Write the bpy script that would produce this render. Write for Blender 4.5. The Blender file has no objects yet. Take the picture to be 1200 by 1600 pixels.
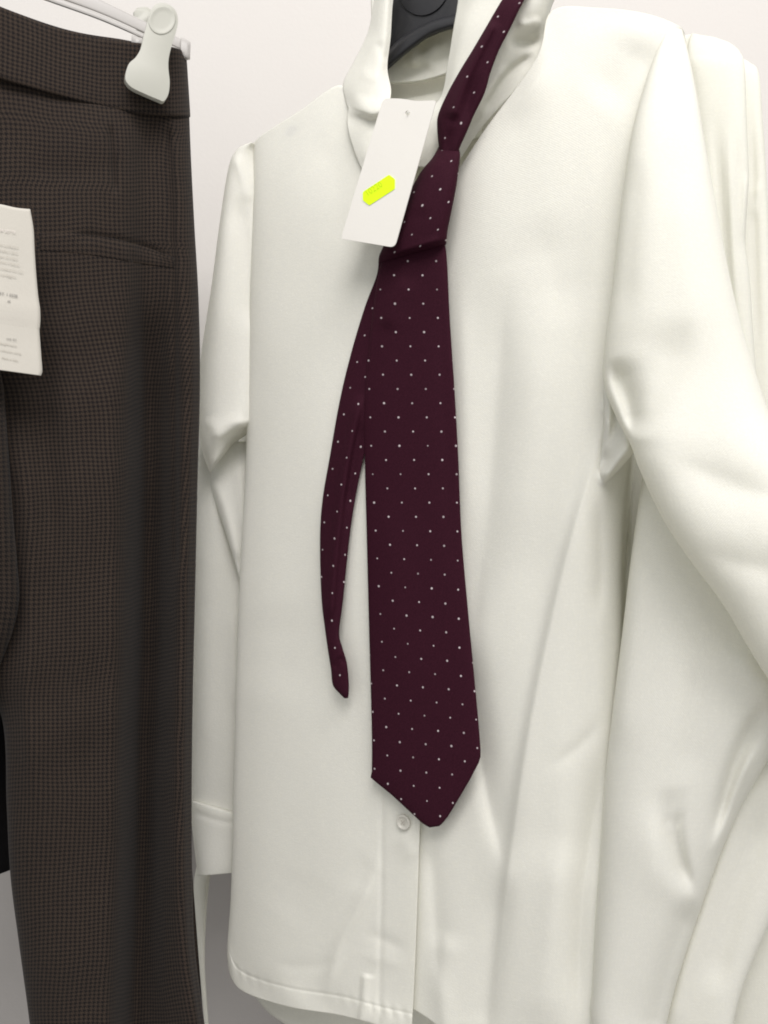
import bpy, bmesh, math, random
import numpy as np
from mathutils import Vector, Matrix

random.seed(4)
rng = np.random.default_rng(11)
scene = bpy.context.scene
COL = scene.collection

# ------------------------------------------------------------------ camera
F = 1310.0            # focal length in photo pixels (1200 x 1600 frame)
EYE = 1.30            # camera height, metres
cam_d = bpy.data.cameras.new('camera')
cam_d.sensor_fit = 'VERTICAL'
cam_d.sensor_height = 36.0
cam_d.lens = 36.0 * F / 1600.0
cam_d.clip_start = 0.01
cam_d.clip_end = 60
cam = bpy.data.objects.new('camera', cam_d)
cam.location = (0, 0, EYE)
cam.rotation_euler = (math.radians(90), 0, 0)
COL.objects.link(cam)
scene.camera = cam

# ------------------------------------------------------------------ world: dim even light of the shop
world = bpy.data.worlds.new('World')
scene.world = world
world.use_nodes = True
bg = world.node_tree.nodes['Background']
bg.inputs[0].default_value = (0.97, 0.975, 0.95, 1)
bg.inputs[1].default_value = 0.76

# ------------------------------------------------------------------ ceiling lamps
def area(name, loc, target, sx, sy, power, col):
    l = bpy.data.lights.new(name, 'AREA')
    l.shape = 'RECTANGLE'; l.size = sx; l.size_y = sy; l.energy = power; l.color = col
    o = bpy.data.objects.new(name, l); COL.objects.link(o)
    o.location = loc
    o.rotation_euler = (Vector(target) - Vector(loc)).to_track_quat('-Z', 'Y').to_euler()
    return o
area('ceiling_lamp', (0.36, -0.62, 2.85), (0.1, 0.5, 1.25), 1.3, 0.40, 24, (1.0, 0.955, 0.94))
area('ceiling_lamp', (-0.10, -1.25, 2.75), (0.0, 0.6, 1.15), 1.3, 0.40, 22, (1.0, 0.965, 0.94))

vs = scene.view_settings
vs.view_transform = 'Standard'; vs.look = 'None'; vs.gamma = 1; vs.exposure = -0.04
vs.use_curve_mapping = False
scene.cycles.max_bounces = 8
scene.cycles.diffuse_bounces = 5
scene.cycles.transmission_bounces = 8
scene.cycles.use_denoising = True
scene.cycles.filter_width = 1.9

# ------------------------------------------------------------------ materials
def new_mat(name):
    m = bpy.data.materials.new(name); m.use_nodes = True
    nt = m.node_tree; nt.nodes.clear()
    out = nt.nodes.new('ShaderNodeOutputMaterial')
    return m, nt, out
def N(nt, t, **kw):
    n = nt.nodes.new(t)
    for k, v in kw.items(): setattr(n, k, v)
    return n
def link(nt, a, b): nt.links.new(a, b)
def math_n(nt, op, a, b=None, c=None):
    n = N(nt, 'ShaderNodeMath', operation=op)
    for i, v in enumerate((a, b, c)):
        if v is None: continue
        if isinstance(v, (int, float)): n.inputs[i].default_value = v
        else: link(nt, v, n.inputs[i])
    return n.outputs[0]
def mixrgb(nt, fac, a, b, blend='MIX'):
    n = N(nt, 'ShaderNodeMix', data_type='RGBA', blend_type=blend)
    if isinstance(fac, (int, float)): n.inputs[0].default_value = fac
    else: link(nt, fac, n.inputs[0])
    for i, v in ((6, a), (7, b)):
        if isinstance(v, tuple): n.inputs[i].default_value = (*v, 1)
        else: link(nt, v, n.inputs[i])
    return n.outputs[2]
def noise(nt, scale, detail=3, coord='Object', rough=0.55):
    tc = N(nt, 'ShaderNodeTexCoord')
    n = N(nt, 'ShaderNodeTexNoise')
    n.inputs['Scale'].default_value = scale; n.inputs['Detail'].default_value = detail
    n.inputs['Roughness'].default_value = rough
    link(nt, tc.outputs[coord], n.inputs['Vector'])
    return n.outputs['Fac']

def fabric_white(name, col, trans=0.30):
    m, nt, out = new_mat(name)
    p = N(nt, 'ShaderNodeBsdfPrincipled')
    p.inputs['Roughness'].default_value = 0.78
    p.inputs['Specular IOR Level'].default_value = 0.06
    p.inputs['Sheen Weight'].default_value = 0.0
    p.inputs['Sheen Roughness'].default_value = 0.5
    tr = N(nt, 'ShaderNodeBsdfTranslucent')
    n1 = noise(nt, 38, 4)
    c = mixrgb(nt, n1, tuple(v * 0.97 for v in col), col)
    c = mixrgb(nt, math_n(nt, 'MULTIPLY_ADD', math_n(nt, 'SUBTRACT', noise(nt, 640, 3, rough=0.85), 0.5), 3.6, 0.5), tuple(v * k for v, k in zip(col, (0.925, 0.92, 0.90))), c)
    # woven threads: slightly uneven yarns both ways
    def yarn(sx, sy):
        u_ = N(nt, 'ShaderNodeUVMap'); mp = N(nt, 'ShaderNodeMapping'); mp.inputs['Scale'].default_value = (sx, sy, 1)
        t = N(nt, 'ShaderNodeTexNoise'); t.inputs['Scale'].default_value = 1.0; t.inputs['Detail'].default_value = 2
        link(nt, u_.outputs[0], mp.inputs['Vector']); link(nt, mp.outputs[0], t.inputs['Vector'])
        return t.outputs['Fac']
    yf = math_n(nt, 'MULTIPLY_ADD', math_n(nt, 'SUBTRACT', math_n(nt, 'ADD', yarn(760, 150), yarn(150, 760)), 1.0), 2.6, 0.5)
    c = mixrgb(nt, yf, tuple(v * 0.925 for v in col), c)
    uv = N(nt, 'ShaderNodeUVMap'); sep = N(nt, 'ShaderNodeSeparateXYZ'); link(nt, uv.outputs[0], sep.inputs[0])
    su = math_n(nt, 'SINE', math_n(nt, 'MULTIPLY', sep.outputs[0], 2 * math.pi / 0.0013))
    sv = math_n(nt, 'SINE', math_n(nt, 'MULTIPLY', sep.outputs[1], 2 * math.pi / 0.0013))
    weave = math_n(nt, 'MULTIPLY', su, sv)
    n2 = noise(nt, 900, 2)
    hgt = math_n(nt, 'ADD', math_n(nt, 'MULTIPLY', weave, 0.25), math_n(nt, 'MULTIPLY', n2, 1.0))
    b = N(nt, 'ShaderNodeBump'); b.inputs['Strength'].default_value = 0.45; b.inputs['Distance'].default_value = 0.0004
    link(nt, hgt, b.inputs['Height'])
    n3 = noise(nt, 55, 3)
    b2 = N(nt, 'ShaderNodeBump'); b2.inputs['Strength'].default_value = 0.10; b2.inputs['Distance'].default_value = 0.0018
    link(nt, n3, b2.inputs['Height']); link(nt, b.outputs[0], b2.inputs['Normal'])
    link(nt, c, p.inputs['Base Color']); link(nt, b2.outputs[0], p.inputs['Normal'])
    tr.inputs['Color'].default_value = (col[0] * 1.0, col[1] * 1.0, col[2] * 0.9, 1)
    mx = N(nt, 'ShaderNodeMixShader'); mx.inputs[0].default_value = trans
    link(nt, p.outputs[0], mx.inputs[1]); link(nt, tr.outputs[0], mx.inputs[2])
    link(nt, mx.outputs[0], out.inputs[0])
    return m

def simple(name, col, rough=0.5, spec=0.5, nscale=None, namt=0.06, bump=0.0, bscale=200, trans=0.0):
    m, nt, out = new_mat(name)
    p = N(nt, 'ShaderNodeBsdfPrincipled')
    p.inputs['Roughness'].default_value = rough
    p.inputs['Specular IOR Level'].default_value = spec
    if nscale:
        c = mixrgb(nt, noise(nt, nscale, 4), tuple(v * (1 - namt) for v in col), tuple(min(1, v * (1 + namt)) for v in col))
        link(nt, c, p.inputs['Base Color'])
    else:
        p.inputs['Base Color'].default_value = (*col, 1)
    if bump:
        b = N(nt, 'ShaderNodeBump'); b.inputs['Strength'].default_value = bump; b.inputs['Distance'].default_value = 0.0006
        link(nt, noise(nt, bscale, 3), b.inputs['Height']); link(nt, b.outputs[0], p.inputs['Normal'])
    sh = p.outputs[0]
    if trans:
        t = N(nt, 'ShaderNodeBsdfTranslucent'); t.inputs['Color'].default_value = (*col, 1)
        mx = N(nt, 'ShaderNodeMixShader'); mx.inputs[0].default_value = trans
        link(nt, sh, mx.inputs[1]); link(nt, t.outputs[0], mx.inputs[2]); sh = mx.outputs[0]
    link(nt, sh, out.inputs[0])
    return m

def tie_mat():
    m, nt, out = new_mat('burgundy pin dot weave')
    p = N(nt, 'ShaderNodeBsdfPrincipled')
    uv = N(nt, 'ShaderNodeUVMap'); sep = N(nt, 'ShaderNodeSeparateXYZ'); link(nt, uv.outputs[0], sep.inputs[0])
    S = 0.0185
    def dots(off):
        a = math_n(nt, 'SUBTRACT', math_n(nt, 'FRACT', math_n(nt, 'ADD', math_n(nt, 'DIVIDE', sep.outputs[0], S), off)), 0.5)
        b = math_n(nt, 'SUBTRACT', math_n(nt, 'FRACT', math_n(nt, 'ADD', math_n(nt, 'DIVIDE', sep.outputs[1], S), off)), 0.5)
        d = math_n(nt, 'SQRT', math_n(nt, 'ADD', math_n(nt, 'MULTIPLY', a, a), math_n(nt, 'MULTIPLY', b, b)))
        return d
    d = math_n(nt, 'MINIMUM', dots(0.5), dots(1.0))
    nz = math_n(nt, 'MULTIPLY', math_n(nt, 'SUBTRACT', noise(nt, 160, 2), 0.5), 0.05)
    d = math_n(nt, 'ADD', d, nz)
    mr = N(nt, 'ShaderNodeMapRange'); link(nt, d, mr.inputs[0])
    mr.inputs[1].default_value = 0.043; mr.inputs[2].default_value = 0.018
    mr.inputs[3].default_value = 0.0; mr.inputs[4].default_value = 1.0
    # fine diagonal rib of the weave
    diag = math_n(nt, 'SINE', math_n(nt, 'MULTIPLY', math_n(nt, 'ADD', sep.outputs[0], sep.outputs[1]), 2 * math.pi / 0.0011))
    n1 = noise(nt, 1300, 2)
    c0 = mixrgb(nt, n1, (0.0172, 0.0038, 0.0080), (0.046, 0.0104, 0.0208))
    dv = math_n(nt, 'MULTIPLY', mr.outputs[0], math_n(nt, 'MINIMUM', 1.0, math_n(nt, 'MULTIPLY_ADD', noise(nt, 70, 2), 1.6, 0.0)))
    c = mixrgb(nt, dv, c0, (0.58, 0.51, 0.53))
    link(nt, c, p.inputs['Base Color'])
    p.inputs['Roughness'].default_value = 0.72
    p.inputs['Specular IOR Level'].default_value = 0.05
    p.inputs['Sheen Weight'].default_value = 0.03
    p.inputs['Sheen Tint'].default_value = (0.6, 0.2, 0.3, 1)
    h = math_n(nt, 'ADD', math_n(nt, 'MULTIPLY', diag, 0.4), math_n(nt, 'MULTIPLY', mr.outputs[0], 1.5))
    b = N(nt, 'ShaderNodeBump'); b.inputs['Strength'].default_value = 0.35; b.inputs['Distance'].default_value = 0.0003
    link(nt, h, b.inputs['Height']); link(nt, b.outputs[0], p.inputs['Normal'])
    link(nt, p.outputs[0], out.inputs[0])
    return m

def check_mat():
    m, nt, out = new_mat('brown houndstooth wool')
    p = N(nt, 'ShaderNodeBsdfPrincipled')
    uv = N(nt, 'ShaderNodeUVMap')
    # slight wandering of the weave
    tc = N(nt, 'ShaderNodeTexCoord')
    sep = N(nt, 'ShaderNodeSeparateXYZ'); link(nt, uv.outputs[0], sep.inputs[0])
    S = 0.00275
    wu = math_n(nt, 'MULTIPLY', math_n(nt, 'SUBTRACT', noise(nt, 9, 2), 0.5), 0.006)
    wv = math_n(nt, 'MULTIPLY', math_n(nt, 'SUBTRACT', noise(nt, 13, 2), 0.5), 0.010)
    j1 = math_n(nt, 'MULTIPLY', math_n(nt, 'SUBTRACT', noise(nt, 420, 2), 0.5), 0.0009)
    u = math_n(nt, 'DIVIDE', math_n(nt, 'ADD', math_n(nt, 'ADD', sep.outputs[0], wu), j1), S)
    v = math_n(nt, 'DIVIDE', math_n(nt, 'ADD', math_n(nt, 'SUBTRACT', sep.outputs[1], math_n(nt, 'MULTIPLY', sep.outputs[0], 0.06)), wv), S)
    fu = math_n(nt, 'FRACT', u); fv = math_n(nt, 'FRACT', v)
    wd = math_n(nt, 'LESS_THAN', fu, 0.5); fd = math_n(nt, 'LESS_THAN', fv, 0.5)
    tw = math_n(nt, 'LESS_THAN', math_n(nt, 'FRACT', math_n(nt, 'MULTIPLY', math_n(nt, 'ADD', u, v), 2.0)), 0.5)
    both = math_n(nt, 'ADD', math_n(nt, 'MULTIPLY', tw, wd), math_n(nt, 'MULTIPLY', math_n(nt, 'SUBTRACT', 1.0, tw), fd))
    nlow = noise(nt, 60, 3)
    light = mixrgb(nt, nlow, (0.052, 0.037, 0.027), (0.067, 0.048, 0.034))
    n2 = noise(nt, 1500, 2)
    light2 = mixrgb(nt, n2, light, (0.026, 0.020, 0.018))
    c = mixrgb(nt, both, light2, (0.0115, 0.0098, 0.0098))
    link(nt, c, p.inputs['Base Color'])
    p.inputs['Roughness'].default_value = 0.9
    p.inputs['Specular IOR Level'].default_value = 0.08
    p.inputs['Sheen Weight'].default_value = 0.05
    b = N(nt, 'ShaderNodeBump'); b.inputs['Strength'].default_value = 0.4; b.inputs['Distance'].default_value = 0.0003
    link(nt, math_n(nt, 'ADD', both, n2), b.inputs['Height']); link(nt, b.outputs[0], p.inputs['Normal'])
    link(nt, p.outputs[0], out.inputs[0])
    return m

M = {}
M['shirt'] = fabric_white('white cotton', (0.915, 0.910, 0.864), 0.26)
M['shirt_b'] = fabric_white('ivory cotton', (0.905, 0.902, 0.85), 0.26)
M['tie'] = tie_mat()
M['check'] = check_mat()
M['wall'] = simple('white wall paint', (0.635, 0.612, 0.59), 0.85, 0.2, 6, 0.02, 0.25, 260)
M['panel'] = simple('grey wall paint', (0.40, 0.38, 0.37), 0.8, 0.2, 14, 0.10, 0.3, 260)
M['card'] = simple('white card', (0.755, 0.735, 0.695), 0.6, 0.3, 40, 0.02, 0.1, 600)
M['paper'] = simple('cream paper', (0.54, 0.515, 0.465), 0.75, 0.2, 60, 0.03, 0.15, 500)
M['sticker'] = simple('fluorescent yellow paper', (0.72, 1.0, 0.012), 0.55, 0.25, 90, 0.02)
M['ink'] = simple('olive stamp ink', (0.54, 0.70, 0.015), 0.7, 0.1)
M['print'] = simple('grey print', (0.46, 0.43, 0.38), 0.8, 0.1)
M['printdark'] = simple('dark print', (0.20, 0.19, 0.18), 0.8, 0.1)
M['smudge'] = simple('pale violet smudge', (0.66, 0.61, 0.58), 0.8, 0.1)
M['clip'] = simple('milky plastic', (0.57, 0.57, 0.515), 0.38, 0.45, 30, 0.03, 0.05, 300, 0.25)
M['bar'] = simple('grey white enamel', (0.42, 0.405, 0.39), 0.42, 0.5, 30, 0.04)
M['black'] = simple('black plastic', (0.011, 0.011, 0.014), 0.45, 0.5, 80, 0.25, 0.2, 400)
M['steel'] = simple('hook steel', (0.55, 0.55, 0.55), 0.3, 0.6)
M['steel'].node_tree.nodes['Principled BSDF'].inputs['Metallic'].default_value = 1
M['button'] = simple('pearl button', (0.78, 0.765, 0.71), 0.35, 0.4, 420, 0.10, trans=0.35)
M['cloth_black'] = simple('black cloth', (0.012, 0.011, 0.012), 0.9, 0.1, 200, 0.2, 0.2, 700)
M['thread'] = simple('clear nylon', (0.75, 0.75, 0.72), 0.2, 0.5, trans=0.4)

# ------------------------------------------------------------------ geometry helpers
def Zs(px):  return 1.0 / (1.613 + (px - 370.0) * 0.000746)      # main shirt: turned, right side nearer
def Zt(px):  return 1.0 / (1.961 - px * 0.000603)                # trousers: left side nearer
def ZA(px):  return 1.0 / (1.4286 + (px - 310.0) * 0.000542)     # shirt behind
def ZB(px):  return 1.0 / (1.352 + (px - 310.0) * 0.000470)      # shirt behind that

def unproj(px, py, z):
    return np.stack([(px - 600.0) / F * z, z, EYE + (800.0 - py) / F * z], axis=-1)

def cr(ctrl, n):
    """Catmull-Rom resample along axis 0 of an array, uniform parameter."""
    ctrl = np.asarray(ctrl, float); m = len(ctrl)
    t = np.linspace(0, m - 1, n); i = np.clip(t.astype(int), 0, m - 2); f = t - i
    ext = np.concatenate([2 * ctrl[:1] - ctrl[1:2], ctrl, 2 * ctrl[-1:] - ctrl[-2:-1]])
    p0, p1, p2, p3 = ext[i], ext[i + 1], ext[i + 2], ext[i + 3]
    f = f.reshape((-1,) + (1,) * (ctrl.ndim - 1))
    return 0.5 * (2 * p1 + (p2 - p0) * f + (2 * p0 - 5 * p1 + 4 * p2 - p3) * f ** 2 + (3 * p1 - p0 - 3 * p2 + p3) * f ** 3)

def ridge_val(px, py, pts, wl, wr, h, taper=0.25):
    """Fold along a polyline: left / right flank widths in px, height in metres."""
    pts = cr(pts, max(12, 8 * len(pts)))
    a = pts[:-1]; b = pts[1:]; d = b - a
    L = np.linalg.norm(d, axis=1); cum = np.concatenate([[0], np.cumsum(L)])
    best = np.full(px.shape, 1e9); sgn = np.zeros(px.shape); par = np.zeros(px.shape)
    for k in range(len(a)):
        vx = px - a[k, 0]; vy = py - a[k, 1]
        t = np.clip((vx * d[k, 0] + vy * d[k, 1]) / (L[k] ** 2 + 1e-9), 0, 1)
        ex = vx - t * d[k, 0]; ey = vy - t * d[k, 1]
        dist = np.hypot(ex, ey)
        c = d[k, 0] * vy - d[k, 1] * vx
        m = dist < best
        best = np.where(m, dist, best); sgn = np.where(m, c, sgn)
        par = np.where(m, (cum[k] + t * L[k]) / cum[-1], par)
    w = np.where(sgn > 0, wl, wr)
    e = np.exp(-((np.sqrt(best ** 2 + 4.0) - 2.0) / w) ** 1.45)
    tp = np.ones_like(e)
    if taper > 0:
        q = np.clip(np.minimum(par, 1 - par) / taper, 0, 1); tp = q * q * (3 - 2 * q)
    return h * e * tp

def wobble(px, py, amp, seed=0, lo=120, hi=420, n=14, vert=2.2):
    r = np.random.default_rng(seed); o = np.zeros_like(px)
    for _ in range(n):
        lam = r.uniform(lo, hi); th = r.normal(0, 0.35)
        o += np.sin((px * math.cos(th) / lam + py * (math.sin(th) + r.normal(0, .25)) / (lam * vert)) * 2 * math.pi + r.uniform(0, 6.28)) / n ** 0.5
    return o * amp
def fine_wrinkle(px, py, amp, seed):
    mask = np.clip(wobble(px, py, 0.7, seed + 50, 180, 500, 6, 1.0) + 0.3, 0, 1)
    return wobble(px, py, amp, seed + 7, 26, 75, 12, 9.0) * mask

class Geo:
    def __init__(s): s.v = []; s.f = []; s.uv = []; s.n = 0
    def add(s, v, f, uv):
        s.v.append(v.reshape(-1, 3)); s.uv.append(uv.reshape(-1, 2))
        s.f += [tuple(i + s.n for i in q) for q in f]; s.n += len(s.v[-1])
        return s

def grid_faces(nv, nu, wrap=False):
    f = []
    for j in range(nv - 1):
        for i in range(nu if wrap else nu - 1):
            i2 = (i + 1) % nu
            f.append((j * nu + i, (j + 1) * nu + i, (j + 1) * nu + i2, j * nu + i2))
    return f

def patch(rows, nu, nv, plane, ridges=(), wob=0.0, seed=0, geo=None, extra=None, rs=1.0, on=None):
    """Cloth sheet through a control grid of (px, py, metres in front of the plane)."""
    g = np.asarray(rows, float)
    g = cr(g, nv); g = np.swapaxes(cr(np.swapaxes(g, 0, 1), nu), 0, 1)
    px, py, d = g[..., 0], g[..., 1], g[..., 2].copy()
    for r in ridges: d += rs * ridge_val(px, py, *r)
    if wob: d += wobble(px, py, wob, seed) + fine_wrinkle(px, py, wob * .035, seed)
    if extra: d += extra(px, py)
    if on is not None:
        lx, ly, ld = on
        for idx in np.ndindex(px.shape):
            k = np.argmin((lx - px[idx]) ** 2 + (ly - py[idx]) ** 2 + np.where(ld < -.03, 1e6, 0)); d[idx] += ld.flat[k]
    P = unproj(px, py, plane(px) - d)
    du = np.zeros(px.shape); du[:, 1:] = np.cumsum(np.linalg.norm(np.diff(P, axis=1), axis=2), axis=1)
    du -= du[:, nu // 2:nu // 2 + 1]
    dv = np.zeros(px.shape); dv[1:] = np.cumsum(np.linalg.norm(np.diff(P, axis=0), axis=2), axis=0)
    dv = np.repeat(dv[:, nu // 2:nu // 2 + 1], nu, axis=1) * 0.0 + dv.mean(axis=1, keepdims=True)
    uv = np.stack([du, -dv], -1)
    geo = geo or Geo(); geo.surf = (px, py, d)
    return geo.add(P, grid_faces(nv, nu), uv)

def tube(rows, nv, plane, nu=64, ridges=(), wob=0.0, seed=0, sq=2.0, geo=None, caps=True, uvoff=(0, 0), raw=False, rs=1.0, uvf=None, tilt=0.0):
    """Closed soft tube: rows of (xl, yl, xr, yr, depth offset of its centre, half thickness)."""
    R = np.asarray([tuple(r) + (0,) * (7 - len(r)) for r in rows], float)
    if raw: nv = len(R)
    else: R = cr(R, nv)
    th = np.linspace(0, 2 * math.pi, nu, endpoint=False)
    c, s_ = np.cos(th), np.sin(th)
    ca = np.sign(c) * np.abs(c) ** (2 / sq); sa = np.sign(s_) * np.abs(s_) ** (2 / sq)
    w = (1 - ca) / 2                                   # 0 at left edge, 1 at right edge
    px = R[:, 0:1] * (1 - w) + R[:, 2:3] * w
    py = R[:, 1:2] * (1 - w) + R[:, 3:4] * w + R[:, 6:7] * np.sin(math.pi * w)[None, :] ** 0.8
    d = R[:, 4:5] + R[:, 5:6] * sa + tilt * (0.5 - w)[None, :]
    front = np.clip(sa, 0, 1)[None, :] * np.ones_like(px)
    fd = np.zeros_like(px)
    for r in ridges: fd += rs * ridge_val(px, py, *r)
    if wob: fd += wobble(px, py, wob, seed) + fine_wrinkle(px, py, wob * .035, seed)
    d = d + fd * np.minimum(1, front * 2.2)
    P = unproj(px, py, plane(px) - d)
    lat = np.linalg.norm(P[:, nu // 2] - P[:, 0], axis=1)[:, None]
    u = (w[None, :] - 0.5) * lat
    mid = 0.5 * (P[:, nu // 2] + P[:, 0])
    v = np.concatenate([[0], np.cumsum(np.linalg.norm(np.diff(mid, axis=0), axis=1))])[:, None] * np.ones_like(px)
    uv = np.stack([u + uvoff[0], -v + uvoff[1]], -1)
    if uvf: uv = uvf(px, py)
    f = grid_faces(nv, nu, True)
    geo = geo or Geo()
    if caps:
        n0 = nv * nu
        P2 = np.concatenate([P.reshape(-1, 3), P[0].mean(0)[None], P[-1].mean(0)[None]])
        uv2 = np.concatenate([uv.reshape(-1, 2), uv[0].mean(0)[None], uv[-1].mean(0)[None]])
        for i in range(nu):
            f.append((n0, i, (i + 1) % nu)); f.append((n0 + 1, (nv - 1) * nu + (i + 1) % nu, (nv - 1) * nu + i))
        return geo.add(P2, f, uv2)
    return geo.add(P, f, uv)

def make(name, geo, mat, parent=None, thick=0.0, smooth=True):
    v = np.concatenate(geo.v); uv = np.concatenate(geo.uv)
    me = bpy.data.meshes.new(name)
    me.from_pydata(v.tolist(), [], geo.f)
    ul = me.uv_layers.new(name='UVMap')
    li = np.empty(len(me.loops), dtype=np.int32); me.loops.foreach_get('vertex_index', li)
    ul.data.foreach_set('uv', uv[li].astype(np.float32).ravel())
    bm = bmesh.new(); bm.from_mesh(me); bmesh.ops.recalc_face_normals(bm, faces=bm.faces); bm.to_mesh(me); bm.free()
    if smooth: me.polygons.foreach_set('use_smooth', [True] * len(me.polygons))
    me.materials.append(M[mat])
    o = bpy.data.objects.new(name, me); COL.objects.link(o)
    if parent is not None:
        o.parent = parent; o.matrix_parent_inverse = Matrix.Translation(-root_loc(parent))
    if thick:
        md = o.modifiers.new('thickness', 'SOLIDIFY'); md.thickness = thick; md.offset = 0
    return o
def root_loc(o):
    l = Vector(o.location)
    return l if o.parent is None else Vector((0, 0, 0))
def thing(name, label, cat, loc, group=None):
    o = bpy.data.objects.new(name, None); COL.objects.link(o)
    o.empty_display_size = 0.02; o.location = loc
    o['label'] = label; o['category'] = cat
    if group: o['group'] = group
    return o
def tag_it(o, label, cat, group=None):
    o['label'] = label; o['category'] = cat
    if group: o['group'] = group
    return o
def at(px, py, z): return Vector([float(q) for q in unproj(np.array(px, float), np.array(py, float), np.array(z, float))])

def plate(name, outline, plane, d, thick, mat, parent=None, hole=None, bevel=0.0, bend=None):
    """Flat cut-out with real thickness from a closed outline of (px, py)."""
    bm = bmesh.new()
    def ring(pts):
        vs_ = []
        for (x, y) in pts:
            dd = d + (bend(x, y) if bend else 0.0)
            vs_.append(bm.verts.new(at(x, y, float(plane(x)) - dd)))
        return [bm.edges.new((vs_[i], vs_[(i + 1) % len(vs_)])) for i in range(len(vs_))]
    e = ring(outline)
    if hole: e += ring(hole)
    bmesh.ops.triangle_fill(bm, edges=e, use_beauty=True)
    if bend:
        bmesh.ops.subdivide_edges(bm, edges=[q for q in bm.edges if len(q.link_faces) == 2], cuts=0)
    bmesh.ops.recalc_face_normals(bm, faces=bm.faces)
    me = bpy.data.meshes.new(name); bm.to_mesh(me); bm.free()
    me.materials.append(M[mat])
    o = bpy.data.objects.new(name, me); COL.objects.link(o)
    if parent is not None:
        o.parent = parent; o.matrix_parent_inverse = Matrix.Translation(-root_loc(parent))
    md = o.modifiers.new('thickness', 'SOLIDIFY'); md.thickness = thick; md.offset = 0
    if bevel:
        b = o.modifiers.new('bevel', 'BEVEL'); b.width = bevel; b.segments = 3; b.limit_method = 'ANGLE'; b.angle_limit = math.radians(50)
        me.polygons.foreach_set('use_smooth', [True] * len(me.polygons))
    return o

def round_poly(pts, rad, seg=6):
    out = []; n = len(pts)
    for i in range(n):
        p = np.array(pts[i], float); a = np.array(pts[i - 1], float); b = np.array(pts[(i + 1) % n], float)
        r = rad[i] if isinstance(rad, (list, tuple)) else rad
        if r <= 0: out.append(tuple(p)); continue
        da = (a - p) / np.linalg.norm(a - p); db = (b - p) / np.linalg.norm(b - p)
        p0 = p + da * r; p1 = p + db * r
        for k in range(seg + 1):
            t = k / seg; out.append(tuple((1 - t) ** 2 * p0 + 2 * t * (1 - t) * p + t * t * p1))
    return out

def text_mesh(name, s, p0, ang, size, plane, d, mat, parent, align='LEFT', shear=0.0, xscale=1.0):
    """Flat print: glyph outlines laid on the card's own plane."""
    cu = bpy.data.curves.new('t', 'FONT'); cu.body = s; cu.size = 1.0; cu.align_x = align; cu.resolution_u = 3
    ob = bpy.data.objects.new('t', cu); COL.objects.link(ob)
    dg = bpy.context.evaluated_depsgraph_get()
    me = bpy.data.meshes.new_from_object(ob.evaluated_get(dg))
    bpy.data.objects.remove(ob)
    ca, sa = math.cos(ang), math.sin(ang)
    for v in me.vertices:
        gx = v.co.x * size * xscale; gy = v.co.y * size
        gx += shear * gy
        x = p0[0] + gx * ca + gy * sa; y = p0[1] + gx * sa - gy * ca
        v.co = at(x, y, float(plane(x)) - d)
    me.materials.clear(); me.materials.append(M[mat])
    o = bpy.data.objects.new(name, me); COL.objects.link(o)
    o.parent = parent; o.matrix_parent_inverse = Matrix.Translation(-root_loc(parent))
    return o

def box(name, x0, x1, y0, y1, z0, z1, mat):
    bm = bmesh.new(); bmesh.ops.create_cube(bm, size=1)
    for v in bm.verts:
        v.co = ((x0 + x1) / 2 + v.co.x * (x1 - x0), (y0 + y1) / 2 + v.co.y * (y1 - y0), (z0 + z1) / 2 + v.co.z * (z1 - z0))
    me = bpy.data.meshes.new(name); bm.to_mesh(me); bm.free(); me.materials.append(M[mat])
    o = bpy.data.objects.new(name, me); COL.objects.link(o); return o

# ------------------------------------------------------------------ setting
WY = 0.80
w = box('wall', -2.2, 2.2, WY, WY + 0.1, 1.12, 2.9, 'wall'); w['kind'] = 'structure'
w = box('wall_lower', -2.2, 2.2, WY - 0.006, WY + 0.1, 0.0, 1.117, 'panel'); w['kind'] = 'structure'

fl = box('floor', -2.2, 2.2, -2.5, WY + 0.1, -0.1, -0.004, 'panel'); fl['kind'] = 'structure'  # unseen floor, added to block ambient light from below

# ------------------------------------------------------------------ main shirt
shirt = thing('shirt', 'white long sleeved shirt on black hanger with burgundy tie round its collar', 'shirt', at(650, 1600, Zs(650)))

def hem_extra(edge):
    e = cr(edge, 60)
    def f(px, py):
        o = np.zeros_like(px)
        ye = np.interp(px, e[:, 0], e[:, 1])
        q = ye - py                                        # px above the hem edge
        o += -0.0005 * np.exp(-((q - 30) / 2.6) ** 2)      # stitched groove
        o += 0.0001 * np.exp(-((q - 16) / 12.0) ** 2)
        o += 0.00045 * np.sin(px / 3.1 + 2.5 * np.sin(px / 31.0)) * np.exp(-((q - 27) / 9.0) ** 2) * (0.6 + 0.5 * np.sin(px / 43.0))
        o += 0.0016 * np.sin(px / 23.0 + 1.2 * np.sin(px / 70.0)) * np.exp(-((q - 10) / 28.0) ** 2)
        return o
    return f

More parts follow.
